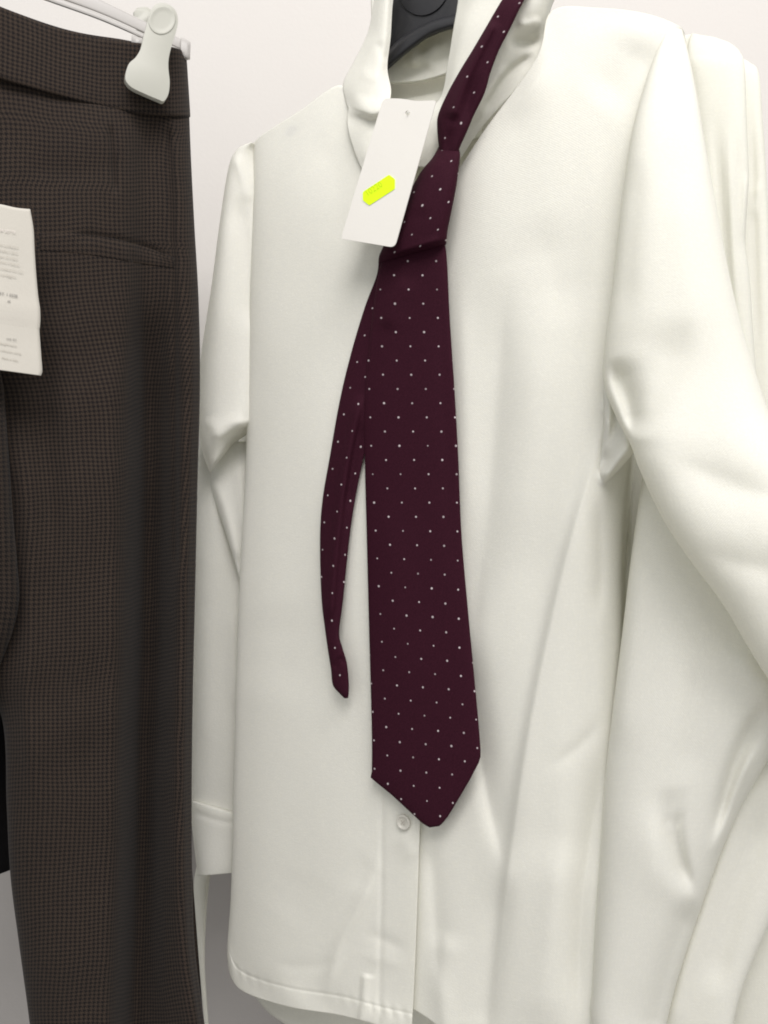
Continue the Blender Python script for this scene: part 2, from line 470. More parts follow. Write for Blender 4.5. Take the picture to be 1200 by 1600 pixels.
# image-left front (carries the button placket, lies on top)
FL = [
 [(412,250,-.040),(398,222,-.014),(468,174,-.014),(535,134,-.014),(556,205,-.004),(590,270,.000),(630,305,.000),(660,318,.000)],
 [(414,330,-.040),(397,296,-.014),(432,296,-.006),(500,305,-.001),(560,330,.001),(600,350,.002),(635,360,.002),(661,365,.002)],
 [(410,460,-.040),(391,455,-.014),(420,455,-.005),(490,458,.000),(555,465,.002),(600,470,.003),(635,470,.003),(662,470,.003)],
 [(404,720,-.040),(385,715,-.014),(412,715,-.004),(480,715,.001),(550,715,.003),(598,715,.003),(632,715,.003),(662,715,.003)],
 [(394,960,-.040),(373,955,-.014),(402,955,-.004),(475,955,.001),(548,955,.003),(597,955,.003),(630,955,.003),(661,955,.003)],
 [(388,1210,-.040),(366,1205,-.014),(395,1205,-.004),(470,1205,.001),(545,1205,.003),(597,1205,.003),(628,1205,.003),(658,1205,.003)],
 [(384,1390,-.040),(362,1385,-.014),(390,1388,-.004),(465,1395,.001),(540,1400,.003),(596,1402,.003),(624,1404,.003),(652,1406,.003)],
 [(378,1490,-.040),(356,1478,-.014),(378,1495,-.004),(455,1512,.001),(535,1522,.003),(594,1530,.003),(620,1533,.003),(647,1536,.003)],
 [(372,1520,-.036),(357,1508,-.014),(376,1546,-.004),(448,1572,.001),(532,1586,.003),(592,1602,.004),(617,1608,.004),(643,1614,.004)],
]
hemL = [(355,1505),(376,1546),(448,1572),(532,1586),(592,1602),(643,1614),(700,1630)]
RL = [
 ([(597,1180),(597,1300),(596,1420),(592,1620)], 3.5, 3.5, -.0016, 0.05),         # placket stitching
 ([(600,1330),(560,1420),(530,1480),(505,1570)], 10, 7, .0050, 0.3),              # diagonal crease at the hem
 ([(622,1300),(650,1345)], 14, 12, .0022, 0.3),
 ([(560,1455),(600,1468),(645,1490)], 9, 9, -.0018, 0.4),
 ([(555,1490),(600,1500),(640,1512)], 9, 9, .0012, 0.4),
 ([(571,1520),(567,1570),(563,1600)], 3, 9, .0048, 0.1),                          # small pleat in the hem
 ([(490,1360),(470,1400),(440,1440)], 45, 45, -.0014, 0.4),
 ([(585,1340),(570,1360),(560,1400)], 22, 22, -.0016, 0.4),
 ([(420,1505),(480,1510),(540,1500)], 9, 9, -.0012, 0.3),
 ([(430,930),(440,1010),(420,1100)], 60, 60, -.0035, 0.4),
 ([(420,290),(412,420),(405,600)], 12, 18, .0020, 0.3),
 ([(470,190),(520,260),(545,420)], 45, 40, -.0030, 0.3),
]
make('front_panel', patch(FL, 190, 330, Zs, RL, .0007, 3, extra=hem_extra(hemL), rs=.5), 'shirt', shirt, 0.0007)

# image-right front
FR = [
 [(600,360,-.006),(665,318,-.004),(712,270,-.001),(760,200,.000),(838,92,-.002),(862,18,-.012),(935,13,-.016),(1010,22,-.018),(1062,42,-.022),(1070,60,-.05)],
 [(600,430,-.004),(668,410,-.001),(725,345,.003),(785,270,.004),(845,195,.002),(893,140,-.003),(940,105,-.007),(1005,90,-.010),(1050,92,-.018),(1066,100,-.05)],
 [(600,520,-.002),(670,505,-.001),(735,480,.002),(795,455,.004),(850,430,.004),(897,410,.002),(938,400,.000),(975,395,-.006),(1000,395,-.022),(1010,400,-.05)],
 [(600,690,-.002),(672,685,-.001),(735,678,.001),(795,670,.003),(850,660,.004),(895,655,.003),(930,652,.001),(962,650,-.006),(988,650,-.022),(998,655,-.05)],
 [(600,860,-.002),(672,860,-.001),(735,856,.001),(795,852,.003),(845,848,.003),(885,845,.003),(918,842,.001),(945,842,-.006),(968,842,-.022),(978,845,-.05)],
 [(600,1060,-.002),(672,1060,-.001),(735,1060,.001),(790,1058,.003),(840,1056,.003),(880,1054,.003),(915,1052,.000),(945,1052,-.006),(970,1052,-.022),(980,1055,-.05)],
 [(600,1260,-.002),(672,1262,-.001),(735,1264,.001),(790,1264,.003),(840,1264,.003),(880,1264,.003),(915,1264,-.001),(945,1264,-.008),(970,1264,-.022),(980,1266,-.05)],
 [(600,1450,-.002),(665,1455,-.001),(730,1460,.001),(785,1465,.003),(838,1468,.003),(880,1470,.003),(915,1470,-.001),(945,1470,-.008),(970,1470,-.022),(980,1472,-.05)],
 [(595,1560,-.002),(650,1580,-.001),(700,1615,.001),(770,1660,.003),(835,1690,.003),(880,1700,.003),(915,1700,-.001),(945,1700,-.008),(970,1700,-.022),(980,1700,-.05)],
]
RR = [
 ([(958,600),(930,720),(893,850),(857,1000),(828,1150),(805,1300),(790,1420),(765,1640)], 9, 80, .0068, 0.25),   # long fold down from the armhole
 ([(722,980),(742,1120),(765,1250),(796,1370)], 12, 30, -.0060, 0.25),
 ([(796,1360),(780,1460),(765,1560),(755,1650)], 26, 14, -.0050, 0.25),
 ([(790,420),(778,600),(762,800),(742,960),(730,1050)], 34, 26, -.0058, 0.25),
 ([(835,480),(825,700),(810,900)], 60, 60, .0035, 0.3),
 ([(720,420),(726,620),(728,860)], 16, 18, .0020, 0.3),
 ([(830,330),(860,400),(880,520)], 55, 60, -.0035, 0.4),
 ([(946,1105),(920,1150),(880,1185),(842,1205)], 10, 12, -.0016, 0.4),
 ([(850,60),(852,100),(830,140),(790,200)], 12, 26, .0034, 0.5),                 # rolled neck edge
 ([(1015,55),(980,110),(930,170)], 40, 40, -.0040, 0.35),
 ([(880,1300),(860,1450),(840,1640)], 40, 50, .0050, 0.25),
 ([(700,1450),(690,1530),(700,1640)], 16, 20, .0040, 0.2),
 ([(672,1300),(680,1420),(690,1560)], 10, 14, -.0026, 0.25),
 ([(946,1130),(932,1240),(918,1340),(908,1420),(900,1640)], 22, 14, -.0075, 0.3),
 ([(940,650),(965,620),(990,610)], 8, 8, .0030, 0.2),
 ([(935,760),(955,735),(985,700)], 6, 8, .0045, 0.2),                              # underarm puckers
 ([(948,680),(950,710),(940,745)], 6, 8, -.0045, 0.2),
 ([(932,770),(938,860),(935,980)], 12, 10, -.0035, 0.3),
]
make('front_panel', patch(FR, 190, 330, Zs, RR, .0007, 8, rs=.78), 'shirt', shirt, 0.0007)

# back of the shirt, seen below the hem and inside the collar
BK = [
 [(412,250,-.042),(470,190,-.045),(540,140,-.058),(640,175,-.064),(740,150,-.064),(850,60,-.060),(940,30,-.052),(1066,66,-.052)],
 [(412,460,-.042),(480,440,-.055),(560,440,-.062),(640,440,-.064),(740,430,-.064),(850,420,-.062),(930,410,-.056),(1010,404,-.052)],
 [(396,960,-.042),(470,960,-.055),(560,960,-.062),(640,960,-.062),(740,960,-.062),(850,960,-.062),(930,960,-.058),(982,960,-.052)],
 [(386,1400,-.042),(470,1400,-.052),(560,1400,-.056),(640,1400,-.058),(740,1400,-.060),(850,1400,-.060),(930,1400,-.058),(982,1400,-.052)],
 [(374,1520,-.038),(430,1590,-.046),(540,1640,-.050),(640,1665,-.052),(740,1690,-.055),(850,1710,-.058),(930,1710,-.058),(982,1704,-.052)],
]
make('back_panel', patch(BK, 70, 120, Zs, (), .0015, 21), 'shirt', shirt, 0.0007)

# collar: crumpled image-left leaf
CL = [
 [(592,-45,-.016),(600,-40,-.010),(610,-40,-.008),(620,-40,-.014)],
 [(584,8,-.016),(594,8,-.009),(604,8,-.007),(613,8,-.012)],
 [(575,52,-.016),(588,55,-.008),(600,58,-.006),(610,58,-.011)],
 [(554,96,-.015),(573,100,-.006),(592,104,-.003),(605,106,-.009)],
 [(537,130,-.014),(563,138,-.001),(588,142,.002),(611,140,-.004)],
 [(541,158,-.009),(564,167,.005),(586,172,.008),(609,160,.004)],
 [(545,170,-.005),(565,177,.004),(586,182,.006),(609,172,.003)],
 [(543,184,-.004),(565,188,.000),(585,192,.001),(609,188,.001)],
 [(545,205,-.001),(566,210,.002),(586,214,.003),(609,214,.003)],
 [(555,238,.001),(573,243,.004),(591,246,.004),(609,246,.003)],
 [(567,266,.002),(577,271,.003),(592,276,.003),(609,280,.003)],
]
RCL = [
 ([(590,62),(596,80),(603,100)], 5, 7, -.0030, 0.3),
 ([(560,110),(580,122),(598,120)], 8, 10, .0030, 0.3),
 ([(556,140),(575,152),(600,150)], 7, 8, -.0022, 0.3),
 ([(583,5),(578,50),(572,90)], 8, 8, .0022, 0.3),
]
make('collar', patch(CL, 60, 130, Zs, RCL, .0003, 5, rs=.35), 'shirt', shirt, 0.0007)
# collar: image-right leaf standing up under the tie
CRR = [
 [(722,-60,-.030),(748,-60,-.004),(790,-60,.004),(835,-55,.004),(862,-45,-.004),(885,-40,-.024)],
 [(716,2,-.016),(740,2,.002),(775,4,.008),(815,8,.008),(840,14,.000),(860,14,-.016)],
 [(709,45,-.008),(728,46,.006),(760,50,.010),(797,54,.006),(825,58,-.006),(854,56,-.016)],
 [(700,100,-.004),(716,102,.008),(745,106,.010),(775,108,.004),(805,108,-.006),(842,92,-.012)],
 [(690,150,-.002),(704,152,.008),(728,154,.010),(750,158,.004),(770,162,-.004),(800,146,-.008)],
 [(668,172,.000),(690,184,.008),(708,190,.009),(722,196,.004),(735,202,-.002),(752,200,-.006)],
 [(640,190,.002),(668,215,.006),(684,225,.007),(697,232,.004),(708,242,.000),(722,244,-.004)],
 [(628,262,.003),(652,262,.005),(668,262,.006),(682,262,.004),(694,272,.001),(704,274,-.002)],
]
RCR = [
 ([(850,62),(820,66),(790,60)], 9, 7, -.0050, 0.3),
 ([(848,30),(825,38),(805,36)], 6, 6, .0030, 0.3),
 ([(838,82),(790,118),(748,180)], 5, 8, -.0040, 0.2),
 ([(792,100),(770,135),(745,180)], 5, 5, .0018, 0.2),
]
make('collar', patch(CRR, 80, 110, Zs, RCR, .0003, 6, rs=.8), 'shirt', shirt, 0.0007)
# inside of the back collar and its stand
CB_OFF = .012
CB = [
 [(580,-20,-.040),(620,20,-.056),(665,15,-.060),(715,-10,-.056),(770,-40,-.040)],
 [(582,50,-.040),(620,70,-.054),(665,62,-.058),(715,40,-.054),(765,10,-.040)],
 [(588,100,-.040),(622,104,-.052),(665,98,-.056),(710,84,-.052),(760,60,-.040)],
 [(592,128,-.040),(622,130,-.050),(662,126,-.054),(702,114,-.050),(752,95,-.040)],
]
RCB = [
 ([(652,58),(660,72),(668,84)], 9, 9, -.0060, 0.3),
 ([(640,66),(648,84),(645,108)], 9, 9, .0050, 0.3),
 ([(682,60),(680,80),(660,105)], 16, 14, .0045, 0.3),
]
CB = [[(x, y, d + CB_OFF) for (x, y, d) in r] for r in CB]
make('collar_stand', patch(CB, 60, 60, Zs, RCB, .0004, 9), 'shirt', shirt, 0.0022)
YK = [
 [(590,126,-.052),(622,128,-.056),(662,124,-.058),(702,112,-.056),(755,90,-.050)],
 [(590,165,-.046),(622,165,-.048),(662,160,-.050),(702,150,-.048),(755,135,-.044)],
 [(590,240,-.046),(622,240,-.046),(662,240,-.046),(702,230,-.046),(755,215,-.046)],
]
make('yoke', patch(YK, 40, 40, Zs), 'shirt', shirt, 0.0008)

# image-left sleeve: upper arm, buckled elbow, forearm
g = tube([
 (392,222, 412,232, -0.0240,.006),
 (371,233, 412,262, -0.0240,.012),
 (357,262, 412,300, -0.0240,.017),
 (343,350, 410,380, -0.0230,.020),
 (330,450, 408,460, -0.0220,.021),
 (316,540, 404,545, -0.0210,.022),
 (309,610, 402,610, -0.0200,.022),
 (309,665, 400,645, -0.0190,.022, -2),
 (316,705, 398,660, -0.0180,.020, -10),
 (328,739, 396,672, -0.0200,.012, -24)], 150, Zs, 72,
 [([(364,240),(378,275),(390,320)], 6, 8, .0028, 0.2),
  ([(372,300),(384,400),(390,520)], 12, 10, -.0050, 0.2),
  ([(350,300),(345,400),(335,560)], 14, 20, .0030, 0.3),
  ([(322,650),(340,690),(333,735)], 8, 10, .0035, 0.2),
  ([(345,690),(350,665),(385,655)], 8, 10, .0030, 0.2)], .0006, 31, rs=.6, sq=3.2, tilt=.026)
tube([
 (322,690, 392,690, -0.0360,.008),
 (321,738, 392,735, -0.0340,.009),
 (338,790, 394,790, -0.0330,.009),
 (358,850, 394,850, -0.0330,.008),
 (374,905, 394,905, -0.0340,.006)], 50, Zs, 48,
 [([(330,745),(352,800),(374,880)], 5, 8, .0030, 0.15), ([(372,720),(376,780),(382,840)], 5, 5, .0024, 0.2)], .0004, 33, geo=g, rs=.7, sq=2.6, tilt=.014)
tube([
 (312,690, 390,690, -0.0420,.010),
 (305,760, 392,760, -0.0420,.013),
 (304,900, 392,900, -0.0420,.015),
 (302,1050, 392,1050, -0.0410,.016),
 (300,1180, 390,1180, -0.0400,.016),
 (299,1252, 386,1276, -0.0390,.015)], 110, Zs, 64,
 [([(345,760),(360,860),(368,980)], 9, 9, -.0040, 0.2), ([(320,800),(318,1000),(322,1200)], 14, 18, .0024, 0.2),
  ([(362,900),(366,1000),(370,1120)], 6, 8, .0030, 0.2)], .0005, 35, geo=g, rs=.6, sq=3.4, tilt=.030)
sl = make('sleeve', g, 'shirt', shirt)
cf = make('cuff', tube([
 (298,1250, 388,1276, -0.0380,.0165),
 (298,1256, 388,1282, -0.0380,.0185),
 (300,1290, 388,1312, -0.0380,.0185),
 (306,1345, 386,1352, -0.0380,.0185),
 (309,1369, 384,1362, -0.0380,.0180)], 40, Zs, 64, [([(300,1268),(340,1282),(380,1288)], 3, 3, -.0008, 0.1)], .0003, 36, sq=3.4, tilt=.030), 'shirt', sl)

# image-right sleeve: upper arm swings out, forearm hangs from the elbow fold
g = tube([
 (1044,44, 1066,46, -.024,.006),
 (1022,90, 1078,92, -.012,.012),
 (1002,150, 1090,152, -.004,.016),
 (985,220, 1102,225, .002,.019),
 (970,330, 1120,325, .006,.022),
 (957,450, 1140,430, .009,.024),
 (945,540, 1160,515, .011,.025),
 (944,600, 1180,580, .012,.026),
 (962,650, 1200,640, .014,.028),
 (985,695, 1225,690, .016,.030),
 (1000,735, 1250,740, .018,.031),
 (1035,810, 1275,800, .019,.032),
 (1080,878, 1300,860, .020,.031),
 (1130,945, 1320,915, .020,.028),
 (1180,1030, 1335,970, .016,.026),
 (1222,1095, 1335,1030, .006,.024),
 (1240,1150, 1325,1100, -.012,.018),
 (1238,1200, 1300,1170, -.026,.008)], 255, Zs, 110,
 [([(956,556),(966,590),(980,630),(994,690)], 11, 20, -.0150, 0.3),
  ([(1064,490),(1055,540),(1030,610),(1000,690)], 44, 24, -.0062, 0.35),
  ([(1020,705),(1090,735),(1160,765),(1260,785)], 36, 30, -.0060, 0.4),
  ([(1080,850),(1150,880),(1260,900)], 34, 30, -.0045, 0.4),
  ([(1080,60),(1092,150),(1110,300)], 9, 16, .0020, 0.2),
  ([(1000,240),(985,380),(975,520)], 22, 16, -.0028, 0.25),
  ([(1060,250),(1070,420),(1095,560)], 40, 40, .0030, 0.3)], .0009, 41, rs=.65, sq=2.8, tilt=.006)
tube([
 (1010,700, 1290,760, -0.0320,.016),
 (1000,770, 1290,850, -0.0300,.022),
 (986,870, 1285,950, -0.0280,.026),
 (972,990, 1270,1050, -0.0240,.028),
 (957,1110, 1240,1130, -0.0200,.029),
 (945,1220, 1190,1205, -0.0180,.029),
 (938,1330, 1140,1300, -0.0160,.028),
 (930,1440, 1095,1420, -0.0150,.026),
 (925,1540, 1062,1520, -0.0150,.024),
 (922,1590, 1046,1580, -.0150,.023),
 (934,1670, 1028,1665, -.0150,.022)], 230, Zs, 110,
 [([(1050,1225),(1055,1290),(1066,1345),(1084,1402)], 14, 6, -.0085, 0.3),
  ([(1010,1240),(1025,1340),(1050,1400),(1086,1412)], 36, 22, .0034, 0.45),
  ([(1190,1150),(1155,1220),(1128,1300),(1110,1350)], 8, 8, .0060, 0.3),
  ([(1205,1085),(1160,1165),(1134,1240),(1112,1330)], 9, 20, -.0100, 0.3),
  ([(1088,1400),(1050,1500),(1015,1640)], 20, 30, -.0080, 0.2),
  ([(1090,1020),(1085,1140),(1070,1230)], 16, 16, -.0035, 0.3),
  ([(1000,860),(985,1000),(965,1180)], 14, 22, .0026, 0.2),
  ([(1150,1000),(1180,1060),(1230,1090)], 30, 30, .0060, 0.3)], .0009, 43, geo=g, rs=.8, sq=2.9, tilt=.016)
tube([
 (944,592, 962,580, -.004,.004), (943,625, 980,615, .002,.009), (943,660, 994,660, .003,.012), (940,700, 996,696, .002,.013),
 (935,738, 978,722, -.001,.011), (932,768, 950,752, -.004,.005)], 70, Zs, 56,
 [([(952,612),(962,650),(950,700),(938,750)], 6, 10, -.0070, .25), ([(990,690),(965,720),(940,752)], 6, 7, .0050, .2), ([(948,640),(952,680),(946,720)], 5, 5, .0030, .3)], .0004, 47, geo=g)
sr = make('sleeve', g, 'shirt', shirt)
make('cuff', tube([
 (934,1662, 1030,1660, -.015,.0225),
 (930,1668, 1030,1666, -.015,.0245),
 (932,1720, 1024,1716, -.015,.0245),
 (938,1810, 1016,1806, -.015,.0240)], 40, Zs, 64, (), .0004, 44), 'shirt', sr)
# under layer of that sleeve, image right
make('sleeve_gusset', tube([
 (1215,1090, 1330,1120, -.036,.010),
 (1165,1200, 1300,1230, -.036,.010),
 (1115,1330, 1250,1350, -.036,.011),
 (1070,1450, 1190,1470, -.036,.011),
 (1040,1560, 1150,1580, -.036,.011),
 (1010,1700, 1130,1720, -.036,.011)], 90, Zs, 64,
 [([(1170,1210),(1120,1360),(1075,1500),(1040,1640)], 14, 14, .0050, 0.15),
  ([(1200,1250),(1150,1400),(1110,1560)], 14, 18, -.0060, 0.2)], .0008, 45, rs=.6, sq=3.2), 'shirt', sr)

# button on the placket
def disc_button(px, py, d, r, parent):
    nrm = Vector((-0.48, -0.877, 0)); tx = Vector((0.877, -0.48, 0)); up = Vector((0, 0, 1))
    c = at(px, py, float(Zs(px)) - d)
    prof = [(0.0, 0.0008), (0.55, 0.0009), (0.66, 0.0012), (0.72, 0.0019), (0.88, 0.0021), (1.0, 0.0013), (1.0, 0.0), (0.9, -0.0004)]
    bm = bmesh.new(); rings = []; n = 40
    for (q, h) in prof[1:]:
        rings.append([bm.verts.new(c + (tx * math.cos(a) + up * math.sin(a)) * q * r + nrm * h) for a in [2 * math.pi * k / n for k in range(n)]])
    for a, b in zip(rings, rings[1:]):
        for k in range(n): bm.faces.new((a[k], a[(k + 1) % n], b[(k + 1) % n], b[k]))
    bm.faces.new(rings[0])
    bmesh.ops.recalc_face_normals(bm, faces=bm.faces)
    me = bpy.data.meshes.new('button'); bm.to_mesh(me); bm.free(); me.materials.append(M['button'])
    me.polygons.foreach_set('use_smooth', [True] * len(me.polygons))
    o = bpy.data.objects.new('button', me); COL.objects.link(o); o.parent = parent; o.matrix_parent_inverse = Matrix.Translation(-root_loc(parent))
    # four thread holes with a cross of thread
    bm = bmesh.new()
    for sx in (-1, 1):
        p = c + nrm * 0.0012
        a = p + (tx * sx + up) * r * 0.26; b = p - (tx * sx + up) * r * 0.26
        side = (a - b).cross(nrm).normalized() * r * 0.075
        vs_ = [bm.verts.new(q) for q in (a + side, a - side, b - side, b + side)]
        top = [bm.verts.new(v.co + nrm * 0.0005) for v in vs_]
        bm.faces.new(top)
        for k in range(4): bm.faces.new((vs_[k], vs_[(k + 1) % 4], top[(k + 1) % 4], top[k]))
    bmesh.ops.recalc_face_normals(bm, faces=bm.faces)
    me = bpy.data.meshes.new('thread'); bm.to_mesh(me); bm.free(); me.materials.append(M['paper'])
    t = bpy.data.objects.new('thread', me); COL.objects.link(t); t.parent = o
    return o
disc_button(631, 1284, 0.0043, 0.0050, shirt)

# ------------------------------------------------------------------ black shirt hanger inside the shirt
hang = thing('shirt_hanger', 'black plastic hanger seen inside the collar of the white shirt', 'hanger', at(665, 60, Zs(665) + .034))
make('arms', tube([
 (404,240, 412,262, -.034,.009),
 (426,206, 440,256, -.0245,.011),
 (480,174, 500,236, -.0242,.012),
 (545,132, 566,178, -.036,.012),
 (600,50, 606,108, -.038,.008),
 (640,10, 640,76, -.038,.006),
 (680,-10, 680,51, -.038,.006),
 (720,-14, 722,37, -.038,.008),
 (800,12, 806,52, -.042,.010),
 (900,26, 900,86, -.0300,.011),
 (980,38, 975,96, -.0300,.010),
 (1036,50, 1026,104, -.031,.007)], 120, Zs, 40, (), 0, 0, sq=3.0), 'black', hang)
make('flange', tube([
 (560,128, 572,152, -.034,.009),
 (596,90, 606,110, -.031,.010),
 (618,66, 628,90, -.030,.010),
 (640,50, 648,74, -.030,.010),
 (665,36, 671,58, -.030,.010),
 (690,27, 694,49, -.030,.010),
 (722,20, 725,42, -.031,.010),
 (770,14, 772,38, -.034,.009)], 80, Zs, 32, (), 0, 0, sq=2.6), 'black', hang)
hub = plate('hub', round_poly([(600,-60),(728,-70),(735,30),(690,42),(655,58),(606,92),(588,70)], [20,20,14,6,6,6,10]), Zs, -.033, .010, 'black', hang, bevel=.0015)
plate('medallion', [(664 + 40 * math.cos(a), -22 + 47 * math.sin(a) - 6 * math.cos(a)) for a in np.linspace(0, 2 * math.pi, 48, endpoint=False)], Zs, -.0275, .0024, 'black', hang, bevel=.0009)
def wire(name, pts, r, mat, parent):
    cu = bpy.data.curves.new(name, 'CURVE'); cu.dimensions = '3D'; cu.bevel_depth = r; cu.bevel_resolution = 4; cu.resolution_u = 8
    sp = cu.splines.new('NURBS'); sp.points.add(len(pts) - 1); sp.use_endpoint_u = True; sp.order_u = 3
    for p, q in zip(sp.points, pts): p.co = (*q, 1)
    ob = bpy.data.objects.new('t', cu); COL.objects.link(ob)
    dg = bpy.context.evaluated_depsgraph_get(); me = bpy.data.meshes.new_from_object(ob.evaluated_get(dg)); bpy.data.objects.remove(ob)
    me.materials.clear(); me.materials.append(M[mat]); me.polygons.foreach_set('use_smooth', [True] * len(me.polygons))
    o = bpy.data.objects.new(name, me); COL.objects.link(o); o.parent = parent; o.matrix_parent_inverse = Matrix.Translation(-root_loc(parent))
    return o
hz = float(Zs(665)) + .033
b0 = at(664, -64, hz)
wire('hook', [b0, b0 + Vector((0, 0, .03)), b0 + Vector((0, 0, .05)), b0 + Vector((0.02, .012, .065)), b0 + Vector((0.022, .012, .095)), b0 + Vector((0, 0, .108)), b0 + Vector((-.024, -.012, .09))], .0016, 'steel', hang)

# ------------------------------------------------------------------ tie
tie = thing('tie', 'burgundy necktie with small white pin dots hanging down the white shirt', 'tie', at(670, 1292, Zs(670) - .01))
def lin(R, n):
    R = np.asarray(R, float); t = np.linspace(0, len(R) - 1, n); i = np.clip(t.astype(int), 0, len(R) - 2); f = (t - i)[:, None]
    return R[i] * (1 - f) + R[i + 1] * f
K = 0.549 / F                                              # metres per photo pixel on the tie
def blade_uv(px, py):
    xm = np.interp(py, [404, 630, 937, 1026, 1115, 1161, 1290], [637, 644, 654.5, 658, 663, 665, 668])
    k = np.interp(py, [700, 1000], [44.2, 40.3])
    tl = np.interp(py, [800, 1000], [0.0, 0.075])
    return np.stack([(px - xm) / k * 0.0185, -(py - 630 - tl * (px - xm)) / 44.4 * 0.0185], -1)
BL = cr([
 (604,392, 692,372, .012,.0045),
 (596,410, 696,385, .013,.0045),
 (589,440, 699,415, .0125,.0042),
 (579,520, 703,500, .011,.0038),
 (570,620, 710,605, .0105,.0034),
 (570,720, 716,712, .010,.0034),
 (573,840, 721,832, .010,.0034),
 (576,960, 731,950, .0105,.0034),
 (579,1070, 741,1056, .0115,.0034),
 (581,1150, 748,1132, .0125,.0034),
 (581,1205, 751,1172, .013,.0034)], 220)
TP = lin([
 (579,1215, 751,1182, .013,.0034),
 (586,1221, 748,1192, .0131,.0034),
 (613,1243, 735,1217, .0134,.0034),
 (640,1268, 718,1246, .0137,.0034),
 (657,1284, 700,1276, .0138,.0032),
 (664,1289, 691,1287, .0138,.0028),
 (671,1293, 686,1291, .0138,.0016)], 60)
make('blade', tube(np.concatenate([BL, TP]), 0, Zs, 96,
 [([(640,430),(618,470),(600,520)], 10, 14, .0024, 0.25),
  ([(690,450),(700,700),(720,950)], 16, 20, -.0010, 0.2),
  ([(610,760),(620,950),(640,1150)], 40, 40, .0016, 0.3)], .0004, 51, sq=3.2, raw=True, uvf=blade_uv), 'tie', tie)
make('knot', tube([
 (686,228, 716,228, .010,.0070),
 (676,246, 719,242, .0135,.0095),
 (658,268, 717,262, .0155,.0110),
 (640,300, 713,292, .0165,.0120),
 (622,340, 706,328, .0165,.0122),
 (604,375, 700,357, .0160,.0118),
 (593,398, 698,374, .0150,.0105),
 (591,411, 697,382, .0125,.0060)], 110, Zs, 80,
 [([(690,240),(670,290),(655,340)], 7, 9, .0012, 0.2), ([(600,404),(640,390),(694,372)], 3, 5, .0012, 0.2)], .0003, 53, sq=2.6, uvoff=(.004, .003)), 'tie', tie)
make('tail', tube([
 (592,405, 640,400, .006,.003),
 (588,432, 640,430, .005,.003),
 (570,480, 632,484, .005,.003),
 (549,550, 612,556, .006,.0032),
 (531,625, 588,640, .007,.0034),
 (515,715, 566,725, .008,.0036),
 (504,780, 553,792, .009,.0036),
 (500,840, 545,850, .010,.0036),
 (502,930, 536,938, .0115,.0036),
 (508,985, 530,988, .013,.0036),
 (513,1020, 535,1012, .014,.0036),
 (517,1045, 542,1036, .0145,.0034),
 (520,1070, 545,1066, .015,.0032),
 (530,1083, 545,1082, .015,.0028),
 (538,1091, 544,1091, .015,.0014)], 200, Zs, 64,
 [([(566,610),(555,660),(542,730),(532,800),(522,900),(516,980)], 10, 4, .0042, 0.1),
  ([(566,650),(552,720),(541,800)], 4, 10, -.0020, 0.2),
  ([(540,1040),(532,1030),(520,1045)], 3, 4, -.0012, 0.2)], .0003, 55, sq=2.4, uvoff=(.0, .006)), 'tie', tie)
make('neck_loop', tube([
 (715,-78, 718,-110, -.060,.004),
 (768,-82, 782,-112, -.052,.004),
 (812,-78, 838,-98, -.034,.0045),
 (822,-56, 854,-64, -.012,.0045),
 (803,-27, 838,-29, .006,.0045),
 (783,2, 817,4, .0165,.0042),
 (759,43, 798,43, .0185,.0042),
 (739,77, 780,78, .0190,.0044),
 (720,108, 767,112, .0190,.0046),
 (700,144, 757,146, .0185,.0050),
 (685,178, 741,179, .0175,.0055),
 (683,200, 730,205, .0165,.0060),
 (686,232, 718,232, .0150,.0060),
 (690,250, 712,252, .0130,.0050)], 170, Zs, 64,
 [([(775,30),(745,90),(722,140),(706,190)], 9, 5, .0038, 0.1),
  ([(748,110),(735,150),(722,200)], 5, 8, -.0020, 0.45),
  ([(708,195),(700,220),(694,245)], 4, 5, -.0016, 0.4)], .0003, 57, sq=2.4, uvoff=(.004, .002)), 'tie', tie)

# ------------------------------------------------------------------ swing tag with yellow price sticker
def Ztag(px): return Zs(px)
ptag = thing('price_tag', 'white card swing tag with yellow sticker hanging over the tie knot', 'price tag', at(575, 380, Zs(575) - .034))
hole = [(637 + 3.6 * math.cos(a), 177 + 3.9 * math.sin(a)) for a in np.linspace(0, 2 * math.pi, 16, endpoint=False)]
plate('card', round_poly([(599,154),(626,154),(650,158),(682,157),(617,387),(533,373)], [9,8,8,5,9,4]), Zs, .034, .0005, 'card', ptag, hole=hole)
st = plate('sticker', round_poly([(567,300),(608,273),(617,280),(617,295),(577,321),(567,313)], 2.0, 3), Zs, .0346, .00025, 'sticker', ptag)
text_mesh('printed_number', '10220', (573.5, 307), -math.radians(33), 14, Zs, .0349, 'ink', st, xscale=0.86)
wire('tag_pin', [at(637, 177, float(Zs(637)) - .0355), at(637.5, 176, float(Zs(637)) - .0362), at(640, 173, float(Zs(637)) - .033), at(650, 165, float(Zs(640)) - .020), at(668, 185, float(Zs(660)) - .008)], .00045, 'thread', ptag)

